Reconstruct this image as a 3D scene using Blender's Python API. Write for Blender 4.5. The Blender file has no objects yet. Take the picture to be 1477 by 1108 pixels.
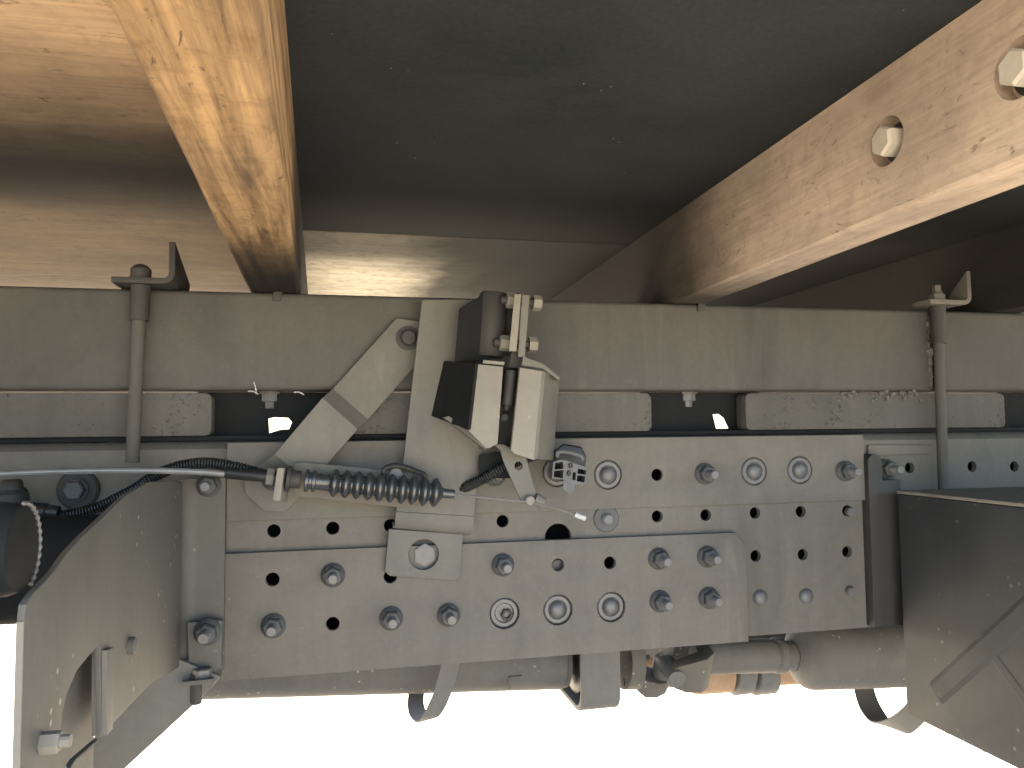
import bpy, bmesh, math, random
from mathutils import Vector, Matrix, noise
from mathutils.geometry import delaunay_2d_cdt
random.seed(4)
S = bpy.context.scene
COL = S.collection
R = math.radians

# ------------------------------------------------------------------ camera
YAW, PITCH, ROLL, F = R(12.5), R(3.5), R(0.6), 1120.0
CAM = Vector((0, -0.8, 0))
fw = Vector((math.sin(YAW)*math.cos(PITCH), math.cos(YAW)*math.cos(PITCH), math.sin(PITCH)))
rt0 = Vector((math.cos(YAW), -math.sin(YAW), 0)); up0 = rt0.cross(fw)
rt = rt0*math.cos(ROLL) - up0*math.sin(ROLL); up = up0*math.cos(ROLL) + rt0*math.sin(ROLL)
cd = bpy.data.cameras.new('camera'); cam = bpy.data.objects.new('camera', cd); COL.objects.link(cam)
cam.matrix_world = Matrix(((rt.x, up.x, -fw.x, CAM.x), (rt.y, up.y, -fw.y, CAM.y), (rt.z, up.z, -fw.z, CAM.z), (0, 0, 0, 1)))
cd.sensor_width = 36; cd.lens = F/1477*36; cd.clip_start = 0.01; cd.clip_end = 3000
S.camera = cam

# ------------------------------------------------------------------ light
SUN_EL, SUN_AZ = R(57), R(-72)          # sun from beyond the truck, a little to the left
to_sun = Vector((-math.cos(SUN_EL)*math.cos(SUN_AZ), -math.cos(SUN_EL)*math.sin(SUN_AZ), math.sin(SUN_EL)))
w = bpy.data.worlds.new('World'); S.world = w; w.use_nodes = True
nt = w.node_tree; bg = nt.nodes['Background']
sky = nt.nodes.new('ShaderNodeTexSky'); sky.sky_type = 'NISHITA'; sky.sun_disc = False
sky.sun_elevation = SUN_EL; sky.sun_rotation = math.atan2(to_sun.x, to_sun.y)
sky.dust_density = 2.5
nt.links.new(sky.outputs[0], bg.inputs[0]); bg.inputs[1].default_value = 0.12
ld = bpy.data.lights.new('sun', 'SUN'); ld.energy = 4.5; ld.angle = R(0.53); ld.color = (1, .93, .82)
sun = bpy.data.objects.new('sun', ld); COL.objects.link(sun)
sun.rotation_euler = to_sun.to_track_quat('Z', 'Y').to_euler()
S.view_settings.view_transform = 'Standard'; S.view_settings.look = 'None'
S.view_settings.exposure = 3.3; S.view_settings.gamma = 1

# ------------------------------------------------------------------ helpers
def ray(px, py): return fw + rt*((px-738.5)/F) + up*((554-py)/F)
def PY(px, py, Y):
    d = ray(px, py); return CAM + d*((Y-CAM.y)/d.y)
def PX(px, py, X):
    d = ray(px, py); return CAM + d*((X-CAM.x)/d.x)
def PZ(px, py, Z):
    d = ray(px, py); return CAM + d*((Z-CAM.z)/d.z)
def Q(px, py, Y):
    p = PY(px, py, Y); return (p.x, p.z)
V = Vector
OFF = {}
def thing(name, label, cat, loc, group=None):
    o = bpy.data.objects.new(name, None); COL.objects.link(o)
    o.empty_display_size = .02
    o.location = loc; OFF[o] = V(loc); o['label'] = label; o['category'] = cat
    if group: o['group'] = group
    return o
def finish(name, bm, mat, parent=None, bevel=0, smooth=35, origin=None, kind=None, label=None, cat=None, group=None):
    """one mesh object from a bmesh in world coordinates"""
    off = OFF[parent] if parent else V(origin or (0, 0, 0))
    bmesh.ops.remove_doubles(bm, verts=bm.verts, dist=1e-6)
    bmesh.ops.recalc_face_normals(bm, faces=bm.faces)
    if bevel:
        es = [e for e in bm.edges if len(e.link_faces) == 2 and e.calc_face_angle(0) > R(38)]
        bmesh.ops.bevel(bm, geom=es, offset=bevel, segments=2, profile=.6, affect='EDGES', clamp_overlap=True)
    bmesh.ops.translate(bm, verts=bm.verts, vec=-off)
    me = bpy.data.meshes.new(name); bm.to_mesh(me); bm.free()
    me.materials.append(mat)
    if smooth:
        me.shade_smooth(); me.set_sharp_from_angle(angle=R(smooth))
    o = bpy.data.objects.new(name, me); COL.objects.link(o)
    if parent: o.parent = parent; OFF[o] = off
    else: o.location = off; OFF[o] = off
    if kind: o['kind'] = kind
    if label: o['label'] = label
    if cat: o['category'] = cat
    if group: o['group'] = group
    return o
def part(name, mesh, parent, loc):
    """a further object sharing a mesh; loc in world coordinates"""
    o = bpy.data.objects.new(name, mesh); COL.objects.link(o); o.parent = parent
    o.location = V(loc) - OFF[parent]; OFF[o] = V(loc); return o
B = bmesh.new
def poly_prism(bm, pts, vec):
    a = [bm.verts.new(p) for p in pts]; b = [bm.verts.new(V(p)+V(vec)) for p in pts]; n = len(a)
    bm.faces.new(a); bm.faces.new(b[::-1])
    for i in range(n): bm.faces.new((a[i], b[i], b[(i+1) % n], a[(i+1) % n]))
def box(bm, x0, x1, y0, y1, z0, z1):
    poly_prism(bm, [(x0, y0, z0), (x1, y0, z0), (x1, y0, z1), (x0, y0, z1)], (0, y1-y0, 0))
def obox(bm, c, ax, ay, az):
    """box from a centre and three half-axis vectors"""
    c, ax, ay, az = V(c), V(ax), V(ay), V(az)
    poly_prism(bm, [c-ax-ay-az, c+ax-ay-az, c+ax-ay+az, c-ax-ay+az], ay*2)
def basis(d):
    d = V(d).normalized(); a = V((0, 0, 1)) if abs(d.z) < .9 else V((1, 0, 0))
    u = d.cross(a).normalized(); return u, u.cross(d).normalized()
def lathe(bm, p0, d, prof, n=20, rot=0, caps=True):
    """prof: list of (distance along d, radius)"""
    d = V(d).normalized(); u, v = basis(d); rings = []
    for t, r in prof:
        rings.append([bm.verts.new(V(p0)+d*t+(u*math.cos(rot+2*math.pi*k/n)+v*math.sin(rot+2*math.pi*k/n))*r) for k in range(n)])
    for a, b in zip(rings, rings[1:]):
        for k in range(n): bm.faces.new((a[k], a[(k+1) % n], b[(k+1) % n], b[k]))
    if caps: bm.faces.new(rings[0][::-1]); bm.faces.new(rings[-1])
def cyl(bm, p0, p1, r0, r1=None, n=20, rot=0):
    p0, p1 = V(p0), V(p1); lathe(bm, p0, p1-p0, [(0, r0), ((p1-p0).length, r0 if r1 is None else r1)], n, rot)
def smooth_path(pts, m=10):
    pts = [V(p) for p in pts]; P = [pts[0]*2-pts[1]] + pts + [pts[-1]*2-pts[-2]]; out = []
    for i in range(1, len(P)-2):
        for k in range(m):
            t = k/m; a, b, c, d = P[i-1:i+3]
            out.append(.5*((2*b)+(c-a)*t+(2*a-5*b+4*c-d)*t*t+(3*b-a-3*c+d)*t**3))
    return out+[pts[-1]]
def tube(bm, path, rfun, n=10):
    rings = []; L = len(path); ref = None
    for i, p in enumerate(path):
        d = (path[min(i+1, L-1)]-path[max(i-1, 0)]).normalized()
        if ref is None: ref = basis(d)[0]
        u = (ref-d*ref.dot(d)).normalized(); ref = u; v = d.cross(u)
        r = rfun(i) if callable(rfun) else rfun
        rings.append([bm.verts.new(p+(u*math.cos(2*math.pi*k/n)+v*math.sin(2*math.pi*k/n))*r) for k in range(n)])
    for a, b in zip(rings, rings[1:]):
        for k in range(n): bm.faces.new((a[k], a[(k+1) % n], b[(k+1) % n], b[k]))
    bm.faces.new(rings[0][::-1]); bm.faces.new(rings[-1])
def resample(path, step):
    out = [path[0]]; acc = 0
    for a, b in zip(path, path[1:]):
        L = (b-a).length; t = step-acc
        while t <= L: out.append(a.lerp(b, t/L)); t += step
        acc = (acc+L) % step
    return out
def inside(p, loop):
    c = False; n = len(loop)
    for i in range(n):
        (x0, y0), (x1, y1) = loop[i], loop[(i+1) % n]
        if (y0 > p[1]) != (y1 > p[1]) and p[0] < (x1-x0)*(p[1]-y0)/(y1-y0)+x0: c = not c
    return c
def circ(x, z, r, n=20, rot=0): return [(x+r*math.cos(rot+2*math.pi*k/n), z+r*math.sin(rot+2*math.pi*k/n)) for k in range(n)]
def plate(bm, outline, loops, f0, f1):
    """flat sheet with holes; f0/f1 map (u,v) to the two faces in space"""
    al = [outline]+loops; pts = []; edges = []
    for L in al:
        s = len(pts); pts += L; edges += [(s+i, s+(i+1) % len(L)) for i in range(len(L))]
    vs, es, fs, *_ = delaunay_2d_cdt([V(p) for p in pts], edges, [], 0, 1e-7)
    a = [bm.verts.new(f0(*v)) for v in vs]; b = [bm.verts.new(f1(*v)) for v in vs]
    used = {}
    for f in fs:
        c = (sum(vs[i][0] for i in f)/len(f), sum(vs[i][1] for i in f)/len(f))
        if not inside(c, outline) or any(inside(c, L) for L in loops): continue
        bm.faces.new([a[i] for i in f]); bm.faces.new([b[i] for i in f][::-1])
        for i, j in zip(f, f[1:]+f[:1]): used[(i, j)] = 1
    for (i, j) in used:
        if (j, i) not in used: bm.faces.new((a[j], a[i], b[i], b[j]))
def yplate(bm, outline, holes, yf, th):
    plate(bm, outline, [circ(*h) if len(h) == 3 else circ(h[0], h[1], h[2], h[3], h[4]) for h in holes],
          lambda u, v: V((u, yf, v)), lambda u, v: V((u, yf+th, v)))
def pxpoly(pts, Y): return [Q(x, y, Y) for x, y in pts]

# ------------------------------------------------------------------ materials
def new_mat(name):
    m = bpy.data.materials.new(name); m.use_nodes = True; n = m.node_tree.nodes
    return m, m.node_tree, n['Principled BSDF']
def N(t, typ, **kw):
    n = t.nodes.new(typ)
    for k, v in kw.items():
        if k in n.inputs: n.inputs[k].default_value = v
        else: setattr(n, k, v)
    return n
def coords(t, scale=(1, 1, 1), rot=(0, 0, 0)):
    tc = N(t, 'ShaderNodeTexCoord'); mp = N(t, 'ShaderNodeMapping')
    mp.inputs['Scale'].default_value = scale; mp.inputs['Rotation'].default_value = rot
    t.links.new(tc.outputs['Object'], mp.inputs['Vector']); return mp.outputs[0]
def noisef(t, vec, scale, detail=4, rough=.6, dist=0):
    n = N(t, 'ShaderNodeTexNoise', Scale=scale, Detail=detail, Roughness=rough, Distortion=dist)
    t.links.new(vec, n.inputs['Vector']); return n.outputs['Fac']
def ramp(t, fac, stops):
    r = N(t, 'ShaderNodeValToRGB'); e = r.color_ramp.elements
    while len(e) < len(stops): e.new(.5)
    for i, (p, c) in enumerate(stops):
        e[i].position = p; e[i].color = (*c, 1) if len(c) == 3 else c
    t.links.new(fac, r.inputs[0]); return r.outputs[0]
def mix(t, a, b, fac, mode='MIX'):
    m = N(t, 'ShaderNodeMix', data_type='RGBA', blend_type=mode)
    for s, i in ((fac, 0), (a, 6), (b, 7)):
        if hasattr(s, 'links'): t.links.new(s, m.inputs[i])
        elif i == 0: m.inputs[0].default_value = s
        else: m.inputs[i].default_value = (*s, 1)
    return m.outputs[2]
def bump(t, bsdf, h, strength=.2, dist=.001, prev=None):
    b = N(t, 'ShaderNodeBump', Strength=strength, Distance=dist); t.links.new(h, b.inputs['Height'])
    if prev: t.links.new(prev, b.inputs['Normal'])
    t.links.new(b.outputs[0], bsdf.inputs['Normal']); return b.outputs[0]
def g(c, k): return tuple(x*k for x in c)

ALB = .55
def dusty(name, base, dust, amount=.5, rough=.7, speck=.0, metal=0., pit=0., coat=0, spec=.35, drip=0):
    """painted steel under road dust: cloudy film, vertical wash streaks, fine specks"""
    base, dust = [tuple(x*ALB*k for x, k in zip(c_, (.97, 1, 1.05))) for c_ in (base, dust)]
    m, t, b = new_mat(name); v = coords(t)
    cloud = noisef(t, v, 9, 5, .62, .4); fine = noisef(t, v, 160, 3, .7)
    streak = noisef(t, coords(t, (70, 70, 5)), 1.0, 4, .6)
    c1 = ramp(t, cloud, [(.25, g(base, .82)), (.5, tuple(x*(1-amount)+y*amount for x, y in zip(base, dust))), (.78, dust)])
    c2 = mix(t, c1, ramp(t, streak, [(.3, g(base, .85)), (.7, g(dust, 1.02))]), .2)
    c3 = mix(t, c2, ramp(t, fine, [(.3, (.88, .88, .88)), (.7, (1.06, 1.06, 1.06))]), .6, 'MULTIPLY')
    if drip:
        dn = noisef(t, coords(t, (16, 16, 1.1)), 1, 2, .5); dm = noisef(t, coords(t, (5, 5, 9)), 1, 3, .6)
        dk = N(t, 'ShaderNodeMath', operation='MULTIPLY'); t.links.new(ramp(t, dn, [(.655, (0, 0, 0)), (.668, (.28,)*3), (.70, (0, 0, 0))]), dk.inputs[0]); t.links.new(ramp(t, dm, [(.42, (0, 0, 0)), (.6, (1, 1, 1))]), dk.inputs[1])
        c3 = mix(t, c3, g(dust, 1.35), dk.outputs[0])
        sm = ramp(t, noisef(t, coords(t, (7, 7, 4)), 1, 5, .68, .8), [(.52, (0, 0, 0)), (.72, (.55,)*3)])
        c3 = mix(t, c3, g(base, .62), sm)
        sk = ramp(t, noisef(t, v, 330, 2, .6), [(.70, (0, 0, 0)), (.76, (.6,)*3)]); c3 = mix(t, c3, g(dust, 1.5), sk)
    if speck:
        vo = N(t, 'ShaderNodeTexVoronoi', Scale=95.0); t.links.new(v, vo.inputs['Vector'])
        sp = ramp(t, vo.outputs['Distance'], [(.0, (1, 1, 1)), (.10, (1, 1, 1)), (.2, (0, 0, 0))])
        pick = ramp(t, noisef(t, v, 22, 2, .5), [(.55, (0, 0, 0)), (.6, (1, 1, 1))])
        f = N(t, 'ShaderNodeMix', data_type='RGBA', blend_type='MULTIPLY'); f.inputs[0].default_value = 1
        t.links.new(sp, f.inputs[6]); t.links.new(pick, f.inputs[7])
        k = N(t, 'ShaderNodeMath', operation='MULTIPLY'); t.links.new(f.outputs[2], k.inputs[0]); k.inputs[1].default_value = speck
        c3 = mix(t, c3, (.42, .39, .33), k.outputs[0])
    if pit:
        pn0 = noisef(t, v, 210, 3, .7); cl = noisef(t, v, 22, 3)
        ad = N(t, 'ShaderNodeMath', operation='MULTIPLY_ADD'); t.links.new(cl, ad.inputs[0]); ad.inputs[1].default_value = .5; t.links.new(pn0, ad.inputs[2]); pn = ad.outputs[0]
        pf = ramp(t, pn, [(.58, (.7, .7, .7)), (.65, (0, 0, 0))])
        c3 = mix(t, c3, g(base, .35), pf)
    t.links.new(c3, b.inputs['Base Color'])
    b.inputs['Metallic'].default_value = metal
    t.links.new(ramp(t, cloud, [(.3, (rough-.1,)*3), (.75, (min(1, rough+.12),)*3)]), b.inputs['Roughness'])
    b.inputs['Specular IOR Level'].default_value = spec
    if coat: b.inputs['Coat Weight'].default_value = coat
    pv = bump(t, b, fine, .12, .0006)
    pv = bump(t, b, noisef(t, v, 38, 4, .6), .16, .0012, pv)
    if pit: bump(t, b, ramp(t, pn, [(.57, (0, 0, 0)), (.67, (1, 1, 1))]), .4, .001, pv)
    return m

M = {}; 
M['frame'] = dusty('dusty grey frame paint', (.185, .170, .142), (.262, .236, .187), .5, .75, drip=1)
M['sub'] = dusty('dusty subframe paint', (.102, .099, .086), (.158, .148, .122), .5, .78, drip=1)
M['dark'] = dusty('dark dusty steel', (.046, .044, .040), (.090, .083, .070), .4, .65)
M['black'] = dusty('black steel', (.014, .017, .018), (.030, .031, .030), .4, .75, spec=.12)  # for black parts; also holds the shade of lock cheeks and drilled holes
M['bolt'] = dusty('dusty zinc bolt', (.17, .172, .17), (.29, .28, .25), .5, .5, metal=.25)
M['nut'] = dusty('dusty dark nut', (.085, .09, .09), (.16, .162, .152), .5, .5, metal=.2)
M['block'] = dusty('pitted rubber block', (.115, .111, .096), (.185, .174, .146), .5, .9, pit=1)
M['bracket'] = dusty('dusty bracket paint', (.18, .172, .148), (.265, .245, .195), .55, .72, drip=1)
M['beige'] = dusty('beige dusty steel face', (.30, .275, .215), (.40, .365, .29), .5, .7, speck=.3)
M['gusset'] = dusty('muddy step bracket paint', (.150, .145, .125), (.205, .19, .15), .5, .75, speck=.55)
M['panel'] = dusty('grey green box paint', (.048, .054, .053), (.072, .077, .073), .5, .65, speck=.2)
M['shaft'] = dusty('dusty driveshaft steel', (.165, .16, .145), (.225, .212, .185), .5, .75, speck=.5)
M['rubber'] = dusty('black rubber', (.020, .021, .022), (.075, .072, .066), .35, .45)
M['hose'] = dusty('black plastic hose', (.016, .017, .017), (.05, .05, .047), .3, .42)
M['boot'] = dusty('glossy rubber bellows', (.034, .036, .037), (.085, .088, .087), .35, .30, spec=.7)
M['strapm'] = dusty('grey guard strap', (.19, .19, .18), (.27, .26, .23), .5, .7)
M['plastic'] = dusty('grey connector plastic', (.10, .10, .098), (.30, .30, .29), .25, .5)
M['rust'] = dusty('rusty exhaust steel', (.50, .31, .18), (.66, .45, .29), .5, .85)
M['wire'] = dusty('bright steel wire', (.25, .24, .21), (.38, .36, .31), .4, .5, metal=.3)
M['sheath'] = dusty('satin cable sheath', (.22, .22, .21), (.36, .35, .32), .4, .22, spec=1.)
M['white'] = dusty('pale crimped ferrule', (.70, .69, .64), (.78, .76, .70), .4, .4)
M['alu'] = dusty('dull aluminium', (1.0, .96, .88), (1.2, 1.15, 1.05), .5, .6)
M['galv'] = dusty('pale galvanised bolt', (.85, .74, .56), (1.0, .88, .68), .5, .5)
M['weld'] = dusty('weld spatter', (.16, .15, .13), (.26, .24, .20), .5, .7)

def shade_spray(t, c, spec):
    """shade put into the wood colour, drawn as black undercoat: soft, uneven edged bands; spec = [(axis, stops)] in metres"""
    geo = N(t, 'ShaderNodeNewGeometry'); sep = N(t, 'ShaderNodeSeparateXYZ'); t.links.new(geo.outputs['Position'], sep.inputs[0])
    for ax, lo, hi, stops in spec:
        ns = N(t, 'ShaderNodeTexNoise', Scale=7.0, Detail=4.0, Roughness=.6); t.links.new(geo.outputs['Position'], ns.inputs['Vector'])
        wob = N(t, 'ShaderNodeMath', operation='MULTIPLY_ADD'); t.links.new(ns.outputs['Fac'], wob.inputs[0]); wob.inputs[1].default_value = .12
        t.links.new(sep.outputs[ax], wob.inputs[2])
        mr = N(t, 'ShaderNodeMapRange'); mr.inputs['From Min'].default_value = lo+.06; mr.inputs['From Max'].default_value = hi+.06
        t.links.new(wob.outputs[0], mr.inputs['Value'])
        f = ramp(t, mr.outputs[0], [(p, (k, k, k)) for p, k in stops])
        c = mix(t, c, (.0125, .0125, .0115), f)  # darkening above the rail painted in where the light gives too little shade
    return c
def wood(name, pale, brown, grime, grime_fac, axis='Y', gscale=1.0, contrast=.5, shade_bands=(), crack=0):
    m, t, b = new_mat(name)
    sc = {'Y': (55, 3.2, 55), 'X': (3.2, 55, 55)}[axis]
    v = coords(t); vs = coords(t, tuple(s*gscale for s in sc))
    grain = noisef(t, vs, 1, 6, .65, .5); fine = noisef(t, coords(t, tuple(s*6 for s in sc)), 1, 3, .6)
    blot = noisef(t, coords(t, {'Y': (95, 5.5, 95), 'X': (5.5, 60, 60)}[axis]), 1, 5, .62, .5); big = noisef(t, v, 5, 4, .6)
    c = ramp(t, grain, [(.28, brown), (.5, tuple((x+y)/2 for x, y in zip(pale, brown))), (.70, pale)])
    c = mix(t, c, ramp(t, blot, [(.36, g(brown, .55)), (.58, g(pale, 1.0))]), contrast)
    c = mix(t, c, ramp(t, fine, [(.3, (.78, .76, .74)), (.7, (1.1, 1.1, 1.1))]), .6, 'MULTIPLY')
    c = mix(t, c, ramp(t, noisef(t, v, 48, 5, .7, .8), [(.34, (.60, .56, .52)), (.52, (1, 1, 1)), (.7, (1.10, 1.08, 1.04))]), .65 if contrast > .25 else .4, 'MULTIPLY')
    c = mix(t, c, g(brown, .30), ramp(t, noisef(t, coords(t, tuple(90 if q_ > 20 else 34 for q_ in sc)), 1, 5, .75, 1.2), [(.60, (0, 0, 0)), (.68, (.7,)*3)]))
    f = N(t, 'ShaderNodeMath', operation='MULTIPLY'); f.inputs[1].default_value = grime_fac
    t.links.new(ramp(t, big, [(.35, (0, 0, 0)), (.68, (1, 1, 1))]), f.inputs[0])
    c = mix(t, c, grime, f.outputs[0])
    if crack:
        cn = noisef(t, coords(t, (5, 17, 9)), 1, 6, .62, .6)
        c = mix(t, c, g(brown, .3), mix(t, (0, 0, 0), ramp(t, cn, [(.485, (0, 0, 0)), (.492, (1, 1, 1)), (.497, (1, 1, 1)), (.503, (0, 0, 0))]), ramp(t, noisef(t, v, 4, 2), [(.48, (0, 0, 0)), (.6, (.75,)*3)])))
    c = shade_spray(t, c, shade_bands)
    t.links.new(c, b.inputs['Base Color']); b.inputs['Roughness'].default_value = .82
    b.inputs['Specular IOR Level'].default_value = .2
    pv = bump(t, b, grain, .35, .0015); bump(t, b, fine, .25, .0006, pv)
    return m
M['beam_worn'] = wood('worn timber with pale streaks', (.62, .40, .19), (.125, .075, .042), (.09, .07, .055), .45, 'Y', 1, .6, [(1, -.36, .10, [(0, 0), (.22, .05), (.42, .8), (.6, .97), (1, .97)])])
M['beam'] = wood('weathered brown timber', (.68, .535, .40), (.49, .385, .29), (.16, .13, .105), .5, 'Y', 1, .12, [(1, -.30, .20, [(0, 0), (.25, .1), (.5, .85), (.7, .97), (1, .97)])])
M['beam_dim'] = wood('brown timber painted in shade', (.30, .26, .215), (.22, .19, .155), (.15, .12, .10), .5, 'Y', 1, .2, [(1, -1, 0, [(0, .88), (1, .95)])])  # darker copy of the timber, its shadow put into the colour
M['ply'] = wood('stained brown plywood', (.86, .61, .37), (.56, .385, .22), (.12, .09, .068), .5, 'X', .6, .15, [(1, -.40, .26, [(0, 0), (.12, .10), (.28, .52), (.42, .9), (.52, .965), (.62, .95), (.80, .87), (1, .84)])], 1)  # rear stops darken the panel against light from beyond the rail
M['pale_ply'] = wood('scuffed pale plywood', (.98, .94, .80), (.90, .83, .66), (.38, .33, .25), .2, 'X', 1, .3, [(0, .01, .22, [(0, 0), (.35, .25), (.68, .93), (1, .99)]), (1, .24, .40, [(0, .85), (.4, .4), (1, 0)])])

def film(name, c0, c1, shade_bands=()):
    m, t, b = new_mat(name); v = coords(t)
    cl = noisef(t, v, 6, 5, .6, .5); fi = noisef(t, v, 240, 2, .6)
    c = ramp(t, cl, [(.3, c0), (.72, c1)])
    c = mix(t, c, ramp(t, fi, [(.3, (.8, .8, .8)), (.7, (1.15, 1.15, 1.15))]), .6, 'MULTIPLY')
    for sc, rad, lo in ((60, .032, .62), (130, .06, .64)):
        vo = N(t, 'ShaderNodeTexVoronoi', Scale=float(sc)); t.links.new(v, vo.inputs['Vector'])
        sp = ramp(t, vo.outputs['Distance'], [(0, (1, 1, 1)), (rad, (1, 1, 1)), (rad*1.6, (0, 0, 0))])
        pk = ramp(t, noisef(t, v, 13+sc*.05, 2, .5), [(lo, (0, 0, 0)), (lo+.04, (1, 1, 1))])
        mu = N(t, 'ShaderNodeMath', operation='MULTIPLY'); t.links.new(sp, mu.inputs[0]); t.links.new(pk, mu.inputs[1])
        c = mix(t, c, (.36, .36, .33), mu.outputs[0])
    c = shade_spray(t, c, shade_bands)
    t.links.new(c, b.inputs['Base Color']); b.inputs['Roughness'].default_value = .9
    b.inputs['Specular IOR Level'].default_value = .05
    bump(t, b, noisef(t, coords(t, (4, 30, 30)), 4, 5, .6), .12, .001)
    return m
M['film'] = film('dark film faced plywood', (.028, .0315, .0312), (.046, .0495, .0475), [(1, -.25, .3, [(0, 0), (.3, .3), (.5, .85), (1, .97)])])  # band deepened in colour to hold down light from the far side
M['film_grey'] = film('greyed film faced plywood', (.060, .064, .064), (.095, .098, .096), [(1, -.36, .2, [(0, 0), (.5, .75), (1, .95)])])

m, t, b = new_mat('pale sandy gravel'); v = coords(t)
c = ramp(t, noisef(t, v, 2.2, 6, .65), [(.3, (.42, .36, .28)), (.7, (.60, .52, .40))])
c = mix(t, c, ramp(t, noisef(t, v, 60, 3, .7), [(.35, (.55, .52, .48)), (.6, (1.1, 1.1, 1.1))]), .8, 'MULTIPLY')
vo = N(t, 'ShaderNodeTexVoronoi', Scale=26.0); t.links.new(v, vo.inputs['Vector'])
c = mix(t, c, (.05, .045, .04), ramp(t, vo.outputs['Distance'], [(0, (1, 1, 1)), (.13, (1, 1, 1)), (.2, (0, 0, 0))]))
t.links.new(c, b.inputs['Base Color']); b.inputs['Roughness'].default_value = .95
bump(t, b, noisef(t, v, 60, 4, .7), .6, .01)
M['ground'] = m

# ------------------------------------------------------------------ setting: ground
ZS, ZD = .1405, .240          # top of the subframe rail = underside of the timbers; underside of the deck
ZG = -1.0
bm = B(); bm.faces.new([bm.verts.new(p) for p in ((-400, -400, ZG), (400, -400, ZG), (400, 400, ZG), (-400, 400, ZG))])
finish('ground', bm, M['ground'], kind='structure', smooth=0)

# ------------------------------------------------------------------ deck and timbers
DY0, DY1 = -.70, 1.3
b1x0, b1x1, b2x0, b2x1, b3x0, b3x1 = -.088, -.040, .362, .402, .785, .83
K1, K2 = -.025, .022          # the timbers lie a little out of square
deck_t = thing('cargo_deck', 'plywood truck deck overhead with brown, dark and pale panels', 'deck', (.2, 0, ZD))
def deck(name, x0, x1, y0, y1, mat, label):
    bm = B(); box(bm, x0, x1, y0, y1, ZD, ZD+.021)
    return finish(name, bm, mat, deck_t, bevel=.0008, label=label)
xa, xb = (b1x0+b1x1)/2, (b2x0+b2x1)/2
yb = PZ(560, 338, ZD).y
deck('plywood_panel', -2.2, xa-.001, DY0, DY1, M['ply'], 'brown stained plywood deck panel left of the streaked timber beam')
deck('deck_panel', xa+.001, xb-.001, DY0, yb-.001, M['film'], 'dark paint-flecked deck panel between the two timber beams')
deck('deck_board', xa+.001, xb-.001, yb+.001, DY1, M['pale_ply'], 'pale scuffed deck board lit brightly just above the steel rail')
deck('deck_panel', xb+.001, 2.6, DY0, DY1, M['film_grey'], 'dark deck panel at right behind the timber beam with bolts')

def timber(x0, x1, mat, label, pockets=()):
    """beam with chipped, slightly wavy arrises; bolt pockets are holes bored in its left face"""
    root = thing('timber_beam', label, 'timber', ((x0+x1)/2, (DY0+DY1)/2, ZS), 'timber beams under the deck')
    bm = B(); n = 90; L = DY1-DY0-.002
    def wob(y, s): return noise.noise(V((s*3.7, y*14, s)))*.0012 + abs(noise.noise(V((s, y*60, 2))))*.0010
    rows = []
    for i in range(n+1):
        y = DY0+.001+L*i/n
        a, b_, c_, d_ = wob(y, 1+x0), wob(y, 2+x0), wob(y, 3+x0), wob(y, 4+x0); ch = .0025
        rows.append([(x0+ch+a, y, ZS+.0006), (x1-ch-b_, y, ZS+.0006), (x1, y, ZS+ch+b_), (x1, y, ZD-.0006), (x0, y, ZD-.0006), (x0, y, ZS+ch+a)])
    return root, rows, n
def skew(root, k):
    for o in [c for c in root.children_recursive if c.type == 'MESH']:
        for v_ in o.data.vertices: v_.co.x += k*(v_.co.y+OFF[o].y)
def loft(bm, rows, skip=None):
    vv = [[bm.verts.new(p) for p in r] for r in rows]; k = len(rows[0])
    for i, (a, b_) in enumerate(zip(vv, vv[1:])):
        for j in range(k):
            if skip and skip(i, j): continue
            bm.faces.new((a[j], a[(j+1) % k], b_[(j+1) % k], b_[j]))
    bm.faces.new(vv[0]); bm.faces.new(vv[-1][::-1]); return vv
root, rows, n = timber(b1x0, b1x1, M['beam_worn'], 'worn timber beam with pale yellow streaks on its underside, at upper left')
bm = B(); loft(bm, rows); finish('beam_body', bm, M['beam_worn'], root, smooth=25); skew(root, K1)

# right timber: left face carries two counterbored bolts
root, rows, n = timber(b2x0, b2x1, M['beam'], 'brown timber beam with two pocketed bolts in its side, at upper right')
bm = B(); vv = loft(bm, rows, skip=lambda i, j: j == 4)
pk = []
for (px, py, r) in ((1279, 204, .0165), (1470, 98, .0165)):
    p = PX(px, py, b2x0+K2*PX(px, py, b2x0).y); pk.append((p.y, p.z, r))
ol = [(r[4][1], r[4][2]) for r in rows]+[(r[5][1], r[5][2]) for r in rows[::-1]]
vs, es, fs, *_ = delaunay_2d_cdt([V(q) for q in ol+sum([circ(y, z, r, 24) for y, z, r in pk], [])],
    [(i, (i+1) % len(ol)) for i in range(len(ol))]+[(len(ol)+24*k+i, len(ol)+24*k+(i+1) % 24) for k in range(len(pk)) for i in range(24)], [], 0, 1e-7)
a = [bm.verts.new((b2x0, v_[0], v_[1])) for v_ in vs]
for f in fs:
    c = (sum(vs[i][0] for i in f)/3, sum(vs[i][1] for i in f)/3)
    if inside(c, ol) and not any((c[0]-y)**2+(c[1]-z)**2 < r*r*.97 for y, z, r in pk): bm.faces.new([a[i] for i in f])
for y, z, r in pk:
    c1 = circ(y, z, r, 24); A = [bm.verts.new((b2x0, *q)) for q in c1]; D = [bm.verts.new((b2x0+.012, *q)) for q in c1]
    for i in range(24): bm.faces.new((A[i], A[(i+1) % 24], D[(i+1) % 24], D[i]))
    bm.faces.new(D)
finish('beam_body', bm, M['beam'], root, smooth=25)
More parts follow.
